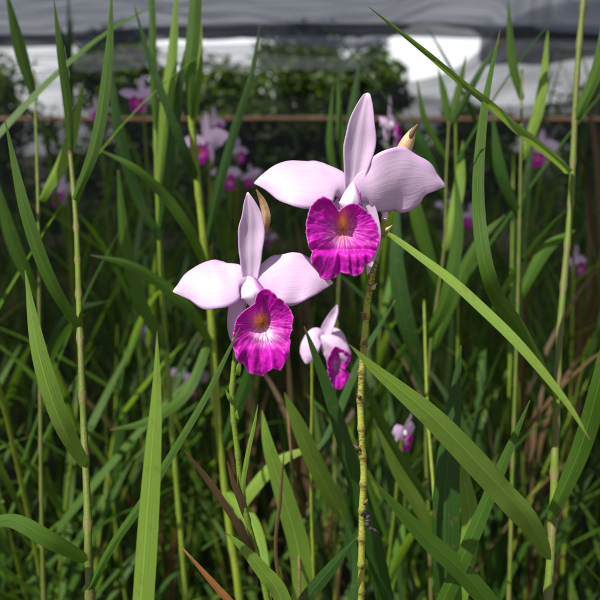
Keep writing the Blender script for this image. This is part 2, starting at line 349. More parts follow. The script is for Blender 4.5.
def flower_one(s):
    D = {}
    D['petal'] = [petal_mesh('petal', [(-3, -4, -2, 5, -.2), (-12, 7, 1, 17, -.45), (-27, 10, 4, 27, -.55), (-44, 11, 5, 33, -.6), (-62, 13, 3, 29, -.55), (-77, 13.5, -1, 19.5, -.45), (-89, 12, -5, 8.5, -.3), (-98, 10, -7, .6, -.2)], -0.16, 0, M_petal, s, ruf=0.05, seed=1),
                  petal_mesh('petal', [(4, -4, -2, 7, -.1), (12, 2, 0, 17, -.2), (24, 4, 3, 26, -.25), (40, 9, 5, 32, -.3), (58, 12, 3, 31, -.2), (74, 14, -2, 20, 0), (86, 11, -7, 9.5, .2), (96, 8, -12, .6, 0)], -0.20, 0, M_petal, s, ruf=0.09, seed=4)]
    D['sepal'] = [petal_mesh('sepal', [(0, -6, -4, 7, 0), (1.5, 8, -3, 9, 0), (4, 24, -1, 12, 0), (7, 46, 2, 15.5, 0), (9.5, 66, 6, 12.8, .1), (12.5, 84, 9, 7.8, .25), (14, 93, 10, 3.8, .4), (15, 96, 9, .8, .2)], 0.42, 0, M_sepal, s, seed=2, pleat=0.06),
                  petal_mesh('sepal', [(10, 0, -6, 7, 0), (17, -22, -7, 9, 0), (21, -45, -9, 8.5, 0), (20, -65, -12, 5, 0), (17, -82, -15, .5, 0)], 0.3, 0, M_sepal, s, seed=6),
                  petal_mesh('sepal', [(-6, -4, -6, 7, 0), (-14, -22, -9, 9, 0), (-22, -42, -14, 8, 0), (-27, -60, -20, 5, 0), (-30, -74, -25, .5, 0)], 0.3, 0, M_sepal, s, seed=8)]
    D['column'] = petal_mesh('column', [(1, 9, 4, 1, 0), (0, 4, 10, 4.5, 0), (-1, -5, 15, 9, 0), (-2, -13, 18, 11, 0), (-3, -19, 15, 11, 0), (-4, -24, 7, 8, 0)], -0.6, 0, M_col, s, nu=22, nv=13, seed=3)
    ol = [(322, 200.5), (329, 204), (334, 210.5), (337.5, 215), (342, 211), (352, 207), (363, 214), (373, 226), (376, 236), (375, 246), (371, 257), (367, 263), (362, 266), (361, 274), (351, 277), (344, 275), (338.5, 272), (337, 276), (333, 280), (326, 281.5), (319, 278), (314, 270), (310, 261), (311, 254), (306.5, 240), (306.5, 224), (310, 211), (316, 204)]
    ol = [(x - 352, 192 - y) for x, y in ol]
    def zf(x, y, r, th):
        # funnel, then a lower lip that bulges forward and folds down
        low = 1 / (1 + math.exp((y + 61) / 1.6))
        z = 0 + 26 * r ** (0.62 if y < -40 else 0.62 + 0.25 * min(1, (y + 40) / 20))
        z += 5 * gs(x, -24, 11) * gs(y, -26, 20) * r
        z += 8 * low * math.sqrt(max(0, 1 - ((abs(x + 13.5) - 14) / 20) ** 2)) - 0.42 * max(0, -66 - y) * low
        z -= 7 * gs(x, -13.5, 2.6) * 1 / (1 + math.exp((y + 66) / 3))
        z -= 3.5 * gs(y, -60, 2.6) * (1 - gs(x, -13, 6) * 0.4)
        z += 1.2 * math.sin(x * 0.85 + 0.6) * low * (x > -13)
        z -= 3.0 * gs(x, -16, 2.2) * gs(y, -15, 9)
        return z
    orange = lambda x, y, r: min(1.0, 1.35 * gs(x, -9.5, 5.5) * gs(y, -34, 12.0) * (0.75 + 0.5 * noise.noise(Vector((x * .4, y * .12, 2)))))
    white = lambda x, y, r: 0.25 * gs(x, -10, 14) * gs(y, -44, 12)
    D['lip'] = lip_mesh('lip', ol, (-10, -38), zf, s, orange, white, 1, tc0=(-9, -30))
    return D

def flower_two(s):
    D = {}
    D['petal'] = [petal_mesh('petal', [(-2, -1, -2, 5, -.3), (-11, 2, 1, 18, -.5), (-22, 0, 3, 28, -.6), (-34, -1, 4, 31, -.65), (-48, -2, 3, 28, -.6), (-60, -5, 0, 19, -.45), (-70, -9, -3, 8, -.3), (-78, -11.5, -5, .5, -.2)], -0.18, 0, M_petal, s, ruf=0.05, seed=11),
                  petal_mesh('petal', [(3, -2, -2, 6, .2), (12, 0, 0, 17, .25), (24, 1, 2, 25, .25), (40, 2, 4, 27.5, .3), (55, 2, 4, 24, .3), (68, 0, 2, 15, .3), (77, -2, -1, 6, .2), (83, -3, -3, .5, .1)], -0.10, 0, M_petal, s, ruf=0.08, seed=14)]
    D['sepal'] = [petal_mesh('sepal', [(0, -4, -4, 7, 0), (0.5, 10, -2, 9, 0), (1, 28, 1, 11.5, 0), (2, 48, 4, 13, 0), (2.5, 62, 7, 10.5, 0), (0.5, 75, 9, 6, 0), (-1.5, 86, 10, .6, 0)], 0.36, 0, M_sepal, s, seed=12, pleat=0.05),
                  petal_mesh('sepal', [(-6, -6, -5, 6, 0), (-13, -24, -4, 7.5, 0), (-17, -42, -5, 6, 0), (-18, -56, -7, 3.5, 0), (-16, -68, -9, .5, 0)], 0.3, 0, M_petal, s, seed=16),
                  petal_mesh('sepal', [(6, -6, -6, 6, 0), (18, -24, -9, 8, 0), (27, -42, -14, 7, 0), (32, -56, -19, 4, 0), (34, -66, -23, .5, 0)], 0.3, 0, M_sepal, s, seed=18)]
    D['column'] = petal_mesh('column', [(-2, 3, 3, 1, 0), (0, 0, 8, 7, 0), (2, -8, 13, 11, 0), (4, -15, 16, 12, 0), (6, -21, 13, 10, 0), (8, -27, 5, 7, 0)], -0.6, 0, M_col, s, nu=22, nv=13, seed=13)
    ol = [(237, 328), (239, 319), (245, 311.7), (252, 307), (257, 303), (259, 294), (265, 289), (271, 290), (278, 297), (287, 304), (293, 313), (293, 323), (290, 336), (290, 349), (286, 359), (281, 368), (275, 366), (269, 369), (263, 374), (255, 372.5), (245, 363), (238, 352), (235, 340)]
    ol = [(x - 250, 280 - y) for x, y in ol]
    def zf(x, y, r, th):
        low = 1 / (1 + math.exp((y + 66) / 2.2))
        z = 0 + 27 * r ** (0.58 if y < -45 else 0.58 + 0.25 * min(1, (y + 45) / 20)) + 4 * gs(x, 26, 10) * r
        z += 4 * low - 0.34 * max(0, -66 - y)
        z -= 5 * gs(x, 19.5, 2.4) * 1 / (1 + math.exp((y + 72) / 4))
        z += 3.5 * gs(y, -56, 5) * gs(x, 14, 16)
        z -= 2.0 * math.cos((x - 13) * 0.42) * low
        return z
    orange = lambda x, y, r: min(1.0, 1.3 * gs(x, 11, 6.0) * gs(y, -41, 7.5))
    white = lambda x, y, r: min(1.0, 1.5 * gs(x, 17, 9.5) * gs(y, -54, 7.0))
    D['lip'] = lip_mesh('lip', ol, (13, -43), zf, s, orange, white, 5, tc0=(11, -38))
    return D

def flower_three(s):
    D = {}
    D['petal'] = [petal_mesh('petal', [(1, 5, 2, 4, 0), (-6, 5, 7, 8.5, -.3), (-12, -3, 10, 10, -.4), (-14, -13, 10, 9, -.3), (-15, -19, 9, 5.5, -.2), (-16, -23, 8, .6, 0)], -0.25, 0, M_petal, s, ruf=.05, seed=21),
                  petal_mesh('petal', [(0, 3, -3, 4, .3), (7, 5, -3, 9, .3), (15, 1, -4, 9.5, .2), (22, -5, -6, 5, .1), (26, -9, -8, .5, 0)], -0.25, 0, M_sepal, s, ruf=.05, seed=22)]  # upper petal wears the lilac sepal colour to stand for its shade
    D['sepal'] = [petal_mesh('sepal', [(2, 0, 0, 5, .2), (5, 10, 1, 6, .3), (9, 20, 2, 5, .2), (13, 29, 3, 3, .1), (15, 35, 3, .5, 0)], 0.35, 0, M_sepal, s, seed=23),
                  petal_mesh('sepal', [(1, -3, 4, 3.5, 0), (6, -14, 6, 4, 0), (11, -25, 6, 3.2, 0), (16, -34, 5, .5, 0)], 0.4, 0, M_petal, s, seed=24)]
    D['column'] = petal_mesh('column', [(-1, 4, 5, 3, 0), (4, 0, 10, 9, 0), (11, -7, 13, 12, 0), (18, -14, 13, 11.5, 0), (23, -20, 11, 9, 0)], -0.7, 0, M_petal, s, nu=22, nv=13, seed=25)
    ol = [(334, 345), (341, 348), (350, 355), (348, 362), (343, 367), (349, 374), (345, 381), (338, 388), (332, 384), (329, 375), (327, 365), (329, 353)]
    ol = [(x - 322, 340 - y) for x, y in ol]
    zf = lambda x, y, r, th: 8 + 9 * r ** .6 - 0.55 * (x - 15) * r
    D['lip'] = lip_mesh('lip', ol, (14, -24), zf, s, lambda x, y, r: 0.0, lambda x, y, r: 0.5 * gs(x, 14, 4) * gs(y, -24, 5), 9, tub=1.0, tc0=(14, -24))
    return D

def place_flower(D, parent, W, pedicel, pm, s=1.0, light=False):
    """W world matrix of the flower; the part 'flower' is its stalk and ovary, its pieces are sub-parts"""
    V, Fc, U = tube(*pedicel, seg=10, vscale=60)
    fl = link('flower', mesh('flower', V, Fc, pm, U), parent); fl.matrix_world = W
    fl.matrix_parent_inverse = Matrix.Identity(4); fl.matrix_basis = Matrix.Translation(-parent.location) @ W
    for k, lst in (('petal', D['petal']), ('sepal', D['sepal']), ('column', [D['column']]), ('lip', [D['lip']])):
        for me in lst:
            o = link(k, me, fl); solid(o, 0.00035 if k != 'column' else 0.0006)
            if k == 'lip':
                me.materials.append(M_lipo); o.modifiers[0].material_offset = 1
    return fl
def basis(pos, yaw=0, pitch=0, roll=0, sc=1.0):
    B = Matrix((RIGHT, UP, -FWD)).transposed().to_4x4()
    R = Matrix.Rotation(yaw, 4, 'Y') @ Matrix.Rotation(pitch, 4, 'X') @ Matrix.Rotation(roll, 4, 'Z')
    return Matrix.Translation(pos) @ B @ R @ Matrix.Scale(sc, 4)

# ------------------------------------------------------------ setting: ground
def ground():
    n = 60; V = []; U = []
    xs = np.r_[-150, -60, -25, np.linspace(-10, 10, 40), 25, 60, 150]; ys = np.r_[-40, -10, np.linspace(-3, 14, 50), 30, 80, 300]
    for x in xs:
        for y in ys:
            V.append((x, y, 0.05 * noise.noise(Vector((x * 1.3, y * 1.3, 0))) if abs(x) < 11 and -4 < y < 15 else 0)); U.append((x, y))
    m = simple('soil', (0.035, 0.026, 0.016), (0.075, 0.06, 0.035), 6, 0.9, 0, 0.8, bd=0.03, detail=8)
    o = link('ground', mesh('ground', V, grid_faces(len(xs), len(ys)), m, U)); o['kind'] = 'structure'
ground()

def undergrowth():
    A = Acc(); r = random.Random(3)
    for k in range(9000):
        y = r.uniform(0.2, 7.5); x = r.uniform(-1, 1) * (0.4 + 0.75 * y)
        h = r.uniform(0.08, 0.42); a = r.uniform(0, 2 * PI); b = r.uniform(0.15, 0.8) * h; wd = r.uniform(0.003, 0.008)
        dx, dy = math.cos(a), math.sin(a)
        for i, (q, z, ww) in enumerate(((0, -0.03, 1), (0.3, 0.55, 0.9), (1, 1, 0.05))):
            pass
        c = [(x + dx * b * q, y + dy * b * q, h * z) for q, z in ((0, -0.1), (0.25, 0.5), (0.6, 0.85), (1, 1))]
        V = []; 
        for (cx, cy_, cz), ww in zip(c, (1, 1, 0.7, 0.05)):
            V += [(cx - dy * wd * ww, cy_ + dx * wd * ww, cz), (cx + dy * wd * ww, cy_ - dx * wd * ww, cz)]
        A.add(V, [(0, 1, 3, 2), (2, 3, 5, 4), (4, 5, 7, 6)], [(i % 2, (i // 2) / 3) for i in range(8)])
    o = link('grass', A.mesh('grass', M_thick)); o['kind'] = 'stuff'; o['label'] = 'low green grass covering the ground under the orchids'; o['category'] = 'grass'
undergrowth()

# ------------------------------------------------------------ shade house: nets on rails and posts
def net_material(name, op0, op1, col, sc, soft=1.0):
    m, t, o = mat(name); uv, u, v = uvnode(t)
    n = noise_(t, mapping(t, uv, sc), 1.0, 5, 0.6)
    op = math_(t, 'MULTIPLY_ADD', ramp(t, n, [(0.32, (0, 0, 0)), (0.68, (1, 1, 1))]), op1 - op0, op0)
    # knitted strands: fine warp lines
    wx = math_(t, 'SINE', math_(t, 'MULTIPLY', u, 900.0)); op = math_(t, 'MULTIPLY_ADD', wx, 0.05, op, clamp=True)
    d = t.nodes.new('ShaderNodeBsdfDiffuse'); d.inputs[0].default_value = (*col, 1)
    q = t.nodes.new('ShaderNodeBsdfTranslucent'); q.inputs[0].default_value = (*col, 1)
    s0 = t.nodes.new('ShaderNodeMixShader'); s0.inputs[0].default_value = 0.5; t.links.new(d.outputs[0], s0.inputs[1]); t.links.new(q.outputs[0], s0.inputs[2])
    tr = t.nodes.new('ShaderNodeBsdfTransparent'); s = t.nodes.new('ShaderNodeMixShader')
    t.links.new(op, s.inputs[0]); t.links.new(tr.outputs[0], s.inputs[1]); t.links.new(s0.outputs[0], s.inputs[2]); t.links.new(s.outputs[0], o.inputs[0])
    return m
M_net = net_material('shade_net_roof', 0.74, 0.98, (0.042, 0.050, 0.072), (0.7, 6.0, 1))
M_netw = net_material('shade_net_wall', 0.68, 0.88, (0.035, 0.04, 0.045), (0.5, 2.6, 1))
M_nett = net_material('shade_net_thin', 0.22, 0.66, (0.10, 0.105, 0.12), (0.8, 5.0, 1))
M_netu = net_material('shade_net_upper', 0.34, 0.62, (0.06, 0.065, 0.075), (0.9, 7.0, 1))
M_netr = net_material('shade_net_side', 0.50, 0.80, (0.05, 0.055, 0.068), (0.8, 5.0, 1))
M_wood = simple('rail_wood', (0.42, 0.22, 0.13), (0.62, 0.38, 0.25), 14, 0.6, 0, 0.4, bd=0.01)
M_steel = simple('post_steel', (0.16, 0.15, 0.15), (0.28, 0.27, 0.26), 10, 0.5, 0, 0.2)

sh = thing('shade_house', (0, 7, 0), 'dark shade net shelter hung on a tan rail behind the orchids', 'shade house')
def local(V, t): return [(Vector(v) - t.location) for v in V]
def net_sheet(name, fn, nu, nv, m, us=1, vs_=1):
    V = []; U = []
    for i in range(nu):
        for j in range(nv):
            V.append(Vector(fn(i / (nu - 1), j / (nv - 1)))); U.append((i / (nu - 1) * us, j / (nv - 1) * vs_))
    o = link(name, mesh(name, local(V, sh), grid_faces(nu, nv), m, U), sh); return o
# roof net: sags between its wires; its far edge swoops up at the right, leaving the gap of sky
def roof(u, v):
    x = -9 + 18 * u; far = 8.5 + 0.35 * math.sin(x * 0.9 + 0.4) + 0.3 * noise.noise(Vector((x * 1.3, 3, 0))) + 1.3 / (1 + math.exp(-(x - 2.3) / 0.2)) - 1.2 / (1 + math.exp(-(x - 1.15) / 0.10)) / (1 + math.exp((x - 2.3) / 0.10)); y = 0.55 + (far - 0.55) * v  # near edge brought forward, out of view, to shade the thicket
    sag = 0.10 * math.sin(v * 5 * PI) ** 2 + 0.05 * noise.noise(Vector((x * 0.5, y * 1.2, 1)))
    z = 2.92 - 0.055 * (y - 3.6) - sag + 0.05 * math.sin(x * 0.9 + y) + 0.012 * math.sin(x * 7 + 3 * noise.noise(Vector((x, y, 4))))
    z += 0.11 * (noise.noise(Vector((x * 0.35, y * 0.9, 9))))
    return (x, y, z)
net_sheet('roof_net', roof, 90, 90, M_net, 18, 9)
def shade_layer(u, v):  # unseen extra layer under the near roof, added to deepen the thicket's shade
    x, y, z = roof(u, v * 0.5)
    return (x, y - 0.1, z - 0.06)
net_sheet('roof_net', shade_layer, 60, 30, M_netw, 18, 4)
def thin(u, v):
    x = -9 + 10.1 * u - 0.25 * v; y = 8.05 + (1.75 + 0.5 * noise.noise(Vector((u * 9, 0, 1)))) * v
    return (x, y, 2.58 - 0.035 * (y - 8.05) - 0.06 * math.sin(v * PI * 2) ** 2 + 0.04 * noise.noise(Vector((x * 0.8, y * 1.5, 8))))
net_sheet('roof_net', thin, 90, 26, M_nett, 10, 3)
# second lap of roof net, doubled over the first (dark band)
def lap(u, v):
    x = -9 + 18 * u; y = 7.3 + 0.7 * v + 0.05 * math.sin(x * 1.4)
    return (x, y, 2.63 - 0.05 * math.sin(v * PI) + 0.06 * math.sin(x * 0.7 + 1) - 0.02 * v + 0.03 * noise.noise(Vector((x, y * 2, 3))))
net_sheet('roof_net', lap, 80, 14, M_net, 18, 1.5)
def wall(u, v):
    x = -9 + 18 * u; top = 1.70
    z = top * v
    return (x, 7.08 + 0.05 * noise.noise(Vector((x * 1.2, z, 0))) + 0.04 * math.sin(x * 5) * v, z)
net_sheet('wall_net', wall, 90, 24, M_netw, 18, 2)
def upper(u, v):
    x = -9 + 18 * u; top = 1.70 + (0.20 + 0.16 * noise.noise(Vector((x * 0.6, 0, 2))) + 0.06 * math.sin(x * 2.1) + 0.25 / (1 + math.exp((x + 1.6) / 0.5))); z = 1.66 + (top - 1.66) * v
    return (x, 7.16 + 0.05 * noise.noise(Vector((x * 1.5, z, 3))) + 0.03 * math.sin(x * 4 + z * 3), z)
net_sheet('wall_net', upper, 110, 12, M_netu, 18, 1)
def side(u, v):                                                    # loose flap rising to the right
    x = 0.75 + 6.5 * u; top = 2.04 + 0.95 / (1 + math.exp(-(x - 2.05) / 0.28))
    z0 = 1.5; z = z0 + (top - z0) * v
    return (x, 7.4 + 0.10 * math.sin(v * 7 + u * 3) + 0.08 * noise.noise(Vector((x * 2, z * 3, 5))), z + 0.02 * math.sin(x * 6))
net_sheet('wall_net', side, 50, 30, M_netr, 6, 1)
def rail(z, y, r, x0=-9, x1=9, m=None, wob=0.01):
    pts = [(x, y + wob * math.sin(x * 1.3), z + wob * noise.noise(Vector((x * .7, z, 0)))) for x in np.linspace(x0, x1, 40)]
    V, Fc, U = tube(pts, [r * (1 + 0.08 * noise.noise(Vector((p[0] * 3, 0, 0)))) for p in pts], 10, 1)
    link('rail', mesh('rail', local(V, sh), Fc, m or M_wood, U), sh)
rail(1.68, 6.95, 0.021)
for x in (-6.6, -3.3, 3.2, 6.5):
    V, Fc, U = tube([(x, 7.2, -0.2), (x, 7.2, 1.4), (x, 7.2, 2.75)], [0.03] * 3, 12)
    link('post', mesh('post', local(V, sh), Fc, M_steel, U), sh)

# ------------------------------------------------------------ trees beyond the shade house
M_bark = simple('bark', (0.05, 0.038, 0.028), (0.13, 0.10, 0.07), 14, 0.9, 0, 0.8, bd=0.02)
M_crown = []
for k, (a, b) in enumerate((((0.025, 0.05, 0.010), (0.075, 0.12, 0.02)), ((0.03, 0.06, 0.015), (0.10, 0.15, 0.03)))):
    m, t, o = mat('tree_leaf_%s' % 'ab'[k]); g = t.nodes.new('ShaderNodeNewGeometry')
    col = mixc(t, g.outputs['Random Per Island'], a, b)
    finish(t, o, col, mixc(t, 1.0, col, (2.2, 2.4, 0.9), 'MULTIPLY'), 0.3, 0.5, None)
    M_crown.append(m)
def tree(x, y, h, rad, seed, label, mk, trunk_h=0.35):
    r = random.Random(seed); t = thing('tree', (x, y, 0), label, 'tree', 'trees beyond the shade house')
    A = Acc()
    path = cr([(0, 0, -0.2), (0.05, 0, h * .3), (-0.08 * r.random(), 0.05, h * .6), (0, 0, h * .85)], 12)
    A.add(*tube(path, np.linspace(0.10, 0.02, 12) * h / 3.5, 8))
    cl = []
    nb = 64
    for k in range(nb):
        z = h * (trunk_h + (1 - trunk_h) * ((k + r.random()) / nb)); a = r.uniform(0, 2 * PI)
        f = (z / h - trunk_h) / (1 - trunk_h); rr = rad * math.sqrt(max(0.05, 1 - (1.05 * f - 0.10) ** 2)) * r.uniform(0.25, 1.0)
        c = Vector((math.cos(a) * rr, math.sin(a) * rr, z * r.uniform(0.93, 1.0)))
        cl.append((c, r.uniform(0.16, 0.34) * rad))
        if k % 3 == 0:
            A.add(*tube([(0, 0, max(0.3, z - 0.5 * rr)), tuple(c * 0.5 + Vector((0, 0, z * 0.45))), tuple(c)], [0.03, 0.02, 0.006], 5))
    link('trunk', A.mesh('trunk', M_bark), t)
    V = []; Fc = []; U = []
    for c, cr_ in cl:
        for q in range(170):
            d = Vector((r.gauss(0, 1), r.gauss(0, 1), r.gauss(0, 0.75))); d = d.normalized() * cr_ * (r.random() ** 0.4) * r.choice((1, 1, 1, 1.35))
            p = c + d; L = r.uniform(0.05, 0.10); W = L * 0.5
            u = Vector((r.gauss(0, 1), r.gauss(0, 1), r.gauss(0, .7))).normalized(); v = u.cross(Vector((r.gauss(0, 1), r.gauss(0, 1), r.gauss(0, 1)))).normalized()
            k = len(V); V += [p - u * L, p + v * W, p + u * L, p - v * W]; Fc.append((k, k + 1, k + 2, k + 3)); U += [(0, 0)] * 4
    link('crown', mesh('crown', V, Fc, M_crown[mk], U, smooth=False), t)
tl = [(-8.6, 12.5, 3.2, 1.9, 0, 'far left tree beyond the net, its rounded crown at the picture edge'),
      (-5.8, 11.4, 2.85, 1.7, 1, 'second tree from the left beyond the net, olive green'),
      (-3.3, 12.2, 3.35, 1.5, 0, 'dark tree behind the upright canes at the left, beyond the net'),
      (-1.3, 11.2, 2.65, 1.3, 1, 'low tree left of centre, its crown under the bright sky gap'),
      (0.0, 12.4, 3.4, 1.5, 0, 'tallest dark tree beyond the net, left of the upper orchid tip'),
      (1.05, 11.4, 2.95, 1.0, 0, 'dark tree right behind the tip of the upper orchid, beyond the net'),
      (3.2, 12.4, 2.0, 1.4, 1, 'low tree under the white patch of sky at the right'),
      (5.8, 12.0, 2.4, 1.7, 0, 'right hand tree beyond the raised net flap'),
      (8.6, 12.5, 2.9, 1.9, 1, 'far right tree beyond the net at the picture edge')]
for k, (x, y, h, rd, mk, lb) in enumerate(tl): tree(x, y, h, rd, 20 + k, lb, mk, 0.06)

# ------------------------------------------------------------ bamboo orchid plants
def node_stem(path, r0, r1, step, vper, bulge=0.18):
    """jointed cane: rings swell at each node, uv v counts internodes"""
    path = np.asarray(path, float); L = np.r_[0, np.cumsum(np.linalg.norm(np.diff(path, axis=0), axis=1))]
    n = max(12, int(L[-1] / (step / 6))); ss = np.linspace(0, L[-1], n)
    pp = np.stack([np.interp(ss, L, path[:, k]) for k in range(3)], 1)
    ph = (ss / step) % 1
    rr = (r0 + (r1 - r0) * ss / L[-1]) * (1 + bulge * np.exp(-((ph - 0.06) / 0.10) ** 2) - 0.10 * ph + 0.05)
    return tube(pp, rr, 10, 1 / step)

def cane_proto(seed, h, lean, nleaf_step=0.045, lm=None, leaf_len=(0.16, 0.30), erect=0.9):
    r = random.Random(seed); a = r.uniform(0, 2 * PI); dx, dy = math.cos(a) * lean, math.sin(a) * lean
    path = cr([(0, 0, -0.05), (dx * 0.15, dy * 0.15, h * 0.35), (dx * 0.5, dy * 0.5, h * 0.7), (dx, dy, h)], 40)
    st = Acc(); st.add(*node_stem(path, 0.0042, 0.0011, 0.04, 1))
    lv = Acc(); b = r.uniform(0, PI); z = h * 0.22; k = 0
    while z < h * 0.985:
        f = z / h; i = min(38, int(f * 39)); c = path[i] + (path[i + 1] - path[i]) * (f * 39 - i)
        ang = b + PI * (k % 2) + r.gauss(0, 0.35); o_ = np.array([math.cos(ang), math.sin(ang), 0]); upv = np.array([0, 0, 1.0])
        Lf = r.uniform(*leaf_len) * (1 - 0.25 * max(0, f - 0.8) / 0.2); e = erect * r.uniform(0.7, 1.25); dr = r.uniform(0.05, 0.42)
        pts = []
        for q in np.linspace(0, 1, 10):
            th = (1.30 * e) - dr * 2.1 * q * q                      # elevation angle
            pts.append((q, th))
        pos = c.copy(); cl = [pos.copy()]
        for q in range(9):
            th = pts[q][1]; pos = pos + (o_ * math.cos(th) + upv * math.sin(th)) * Lf / 9; cl.append(pos.copy())
        wmax = r.uniform(0.0038, 0.0080)
        hw = [wmax * (0.45 + 0.55 * min(1, q * 4)) * (1 - q ** 2.2) ** 0.8 + 0.0002 for q in np.linspace(0, 1, 10)]
        s0 = np.array([-math.sin(ang), math.cos(ang), r.uniform(-.3, .3)])
        lv.add(*ribbon(cl, hw, [s0] * 10, keel=r.uniform(0.15, 0.5), nv=3))
        z += nleaf_step * r.uniform(0.7, 1.4); k += 1
    return st, lv
def make_cane(seed, h, lean, sm, lm, **kw):
    st, lv = cane_proto(seed, h, lean, **kw)
    return st.mesh('stem', sm), lv.mesh('foliage', lm)
protos = []
for k in range(12):
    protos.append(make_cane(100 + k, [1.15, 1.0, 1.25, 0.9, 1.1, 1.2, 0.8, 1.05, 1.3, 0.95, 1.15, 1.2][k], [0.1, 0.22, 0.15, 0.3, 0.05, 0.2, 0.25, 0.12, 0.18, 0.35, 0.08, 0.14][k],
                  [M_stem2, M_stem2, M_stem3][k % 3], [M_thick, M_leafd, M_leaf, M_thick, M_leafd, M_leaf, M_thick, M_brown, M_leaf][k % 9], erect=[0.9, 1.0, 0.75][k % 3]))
GRP = 'bamboo orchid canes of the dense thicket'
LAB = 'leafy green bamboo orchid cane without a flower, deep in the dark thicket'
r = random.Random(5); spots = []
tries = 0
while len(spots) < 295 and tries < 9000:
    tries += 1
    y = 0.60 + 5.5 * r.random() ** 2.1; x = r.uniform(-1, 1) * (0.20 + 0.56 * y)
    if all((x - a) ** 2 + (y - b) ** 2 > (0.03 + 0.026 * b) ** 2 for a, b in spots): spots.append((x, y))
for k, (x, y) in enumerate(spots):
    st, lv = protos[r.randrange(12)]
    t = thing('bamboo_orchid', (x, y, 0), LAB, 'orchid plant', GRP, rz=r.uniform(0, 2 * PI))
    px = 300 + F * x / max(y, .3)
    hh = max(v.co.z for v in st.vertices)
    want = r.uniform(0.92, 1.24) if y > 0.9 else r.uniform(0.80, 1.14)
    if 175 < px < 400: want = min(want, 1.10 + 0.03 * y)
    elif r.random() < 0.16 and y < 3: want = r.uniform(1.3, 1.62)
    t.scale = (1, 1, want / hh)
    link('stem', st, t); link('foliage', lv, t)

# ---- hand placed plants --------------------------------------------------
def plant(name, px, py, d, label, group=None, base=None):
    p = P(px, py, d); b = Vector((p.x, p.y, 0)) if base is None else Vector(base)
    return thing(name, b, label, 'orchid plant', group)
def px_stem(t, pts, r0, m, step=0.011, name='stem', ground_to=True, r1=0.0009, bulge=0.18):
    """pts from the top down: (px, py, depth); runs on down to the ground"""
    W = [P(*p) for p in pts]
    if ground_to:
        last = W[-1]; dirn = (W[-1] - W[-2]).normalized()
        W.append(last + Vector((dirn.x * 0.2, dirn.y * 0.2, -0.3))); W.append(Vector((t.location.x, t.location.y, last.z * 0.3)))
        W.append(Vector((t.location.x, t.location.y, -0.03)))
    W = cr([tuple(p) for p in W], 90)[::-1]
    V, Fc, U = node_stem(W, r0 * 1.1, r1 or r0, step, 1, bulge)
    return link(name, mesh(name, local(V, t), Fc, m, U), t)
def px_leaf(t, pts, m, roll=0.0, keel=0.3, name='leaf', n=36, label=None, wav=0.0, sun=None):
    """pts from the base to the tip: (px, py, depth, width px)"""
    W = cr([(*P(p[0], p[1], p[2]), p[3] * 0.5 * p[2] / F) for p in pts], n)
    c = W[:, :3]; h = np.maximum(W[:, 3], 0.0001) * (1.0 if (sun or 0) >= 2 else 0.88)
    if name == 'leaf': h = np.minimum(h, 0.0016 + np.linspace(0, 1, n) * 0.06)
    T = np.gradient(c, axis=0); T /= np.linalg.norm(T, axis=1)[:, None]
    S = []
    for i in range(n):
        v = np.array(c[i]) - np.array(CAM); v /= np.linalg.norm(v)
        s0 = np.cross(T[i], v); s0 /= np.linalg.norm(s0); n0 = np.cross(s0, T[i])
        k = sun if sun is not None else (1.2 if m is M_leaf2 else (0.45 if m is M_leaf else 0.0))
        if k and roll > -9:
            nt2 = -v + k * np.array(SUN_TO); nt2 -= T[i] * np.dot(nt2, T[i]); nt2 /= np.linalg.norm(nt2)
            s1_ = np.cross(T[i], nt2)
            if np.dot(s1_, s0) < 0: s1_ = -s1_
            h[i] /= max(0.55, abs(np.dot(s1_, s0))); S.append(s1_)
        else: S.append(math.cos(roll) * s0 + math.sin(roll) * n0); h[i] /= max(0.5, math.cos(roll))
    V, Fc, U = ribbon(c, h, S, keel, 7, wav)
    o = link(name, mesh(name, local(V, t), Fc, m, U), t)
    if label: o['label'] = label
    return o
def bract(t, px, py, d, L, wpx, ang, m=None, lean=0.0, name='bract'):
    """small pointed sheath: angle in the picture, length px"""
    pts = [(px, py, d, wpx * .8), (px + math.cos(ang) * L * .4, py - math.sin(ang) * L * .4, d - .0015, wpx), (px + math.cos(ang) * L, py - math.sin(ang) * L, d - .001 + lean, 0.3)]
    return px_leaf(t, pts, m or M_bract, 0.2, 0.8, name, n=12)

# plant one: the upper orchid
D1 = 0.28; s1 = D1 / F
pl1 = plant('bamboo_orchid', 362, 600, 0.30, 'spotted yellow green cane carrying the upper, larger pink and magenta orchid')
px_stem(pl1, [(388, 205, .292), (385, 222, .290), (379, 245, .288), (372, 275, .288), (367, 305, .288), (364, 345, .288), (361, 385, .288), (360.5, 420, .288), (364, 470, .288), (362, 520, .29), (361, 600, .293)], 0.00175, M_stem1, 0.0125, r1=0.0015, bulge=0.3)
for (x, y, a, L) in ((384, 232, .7, 11), (377, 262, 2.2, 10), (371, 290, .9, 9), (366, 318, 2.3, 9), (362, 345, .8, 8), (361, 400, 2.2, 8), (361, 452, 2.4, 11), (363, 505, .9, 8), (388, 212, 1.0, 12)):
    bract(pl1, x, y, .2862, L, 5, a, M_stemb if y > 300 else M_bract)
px_leaf(pl1, [(386, 231, .287, 4), (396, 238, .280, 6.5), (420, 256, .268, 8.5), (448, 277, .257, 10.5), (476, 302, .248, 11.5), (520, 345, .236, 11), (565, 400, .228, 7), (590, 440, .224, 1)], M_leaf2, -0.25, 0.3, sun=1.6)
F1 = flower_one(s1)
W1 = basis(P(352, 192, D1))
ped = [(0, 0, -4), (8, 2, -12), (20, -6, -16), (31, -12, -15), (35, -20, -14), (34, -26, -13)]
place_flower(F1, pl1, W1, ([tuple(c * s1 for c in p) for p in cr(ped, 20)], [0.0022 - 0.0012 * abs(i - 5) / 20 for i in range(20)]), M_sepal)
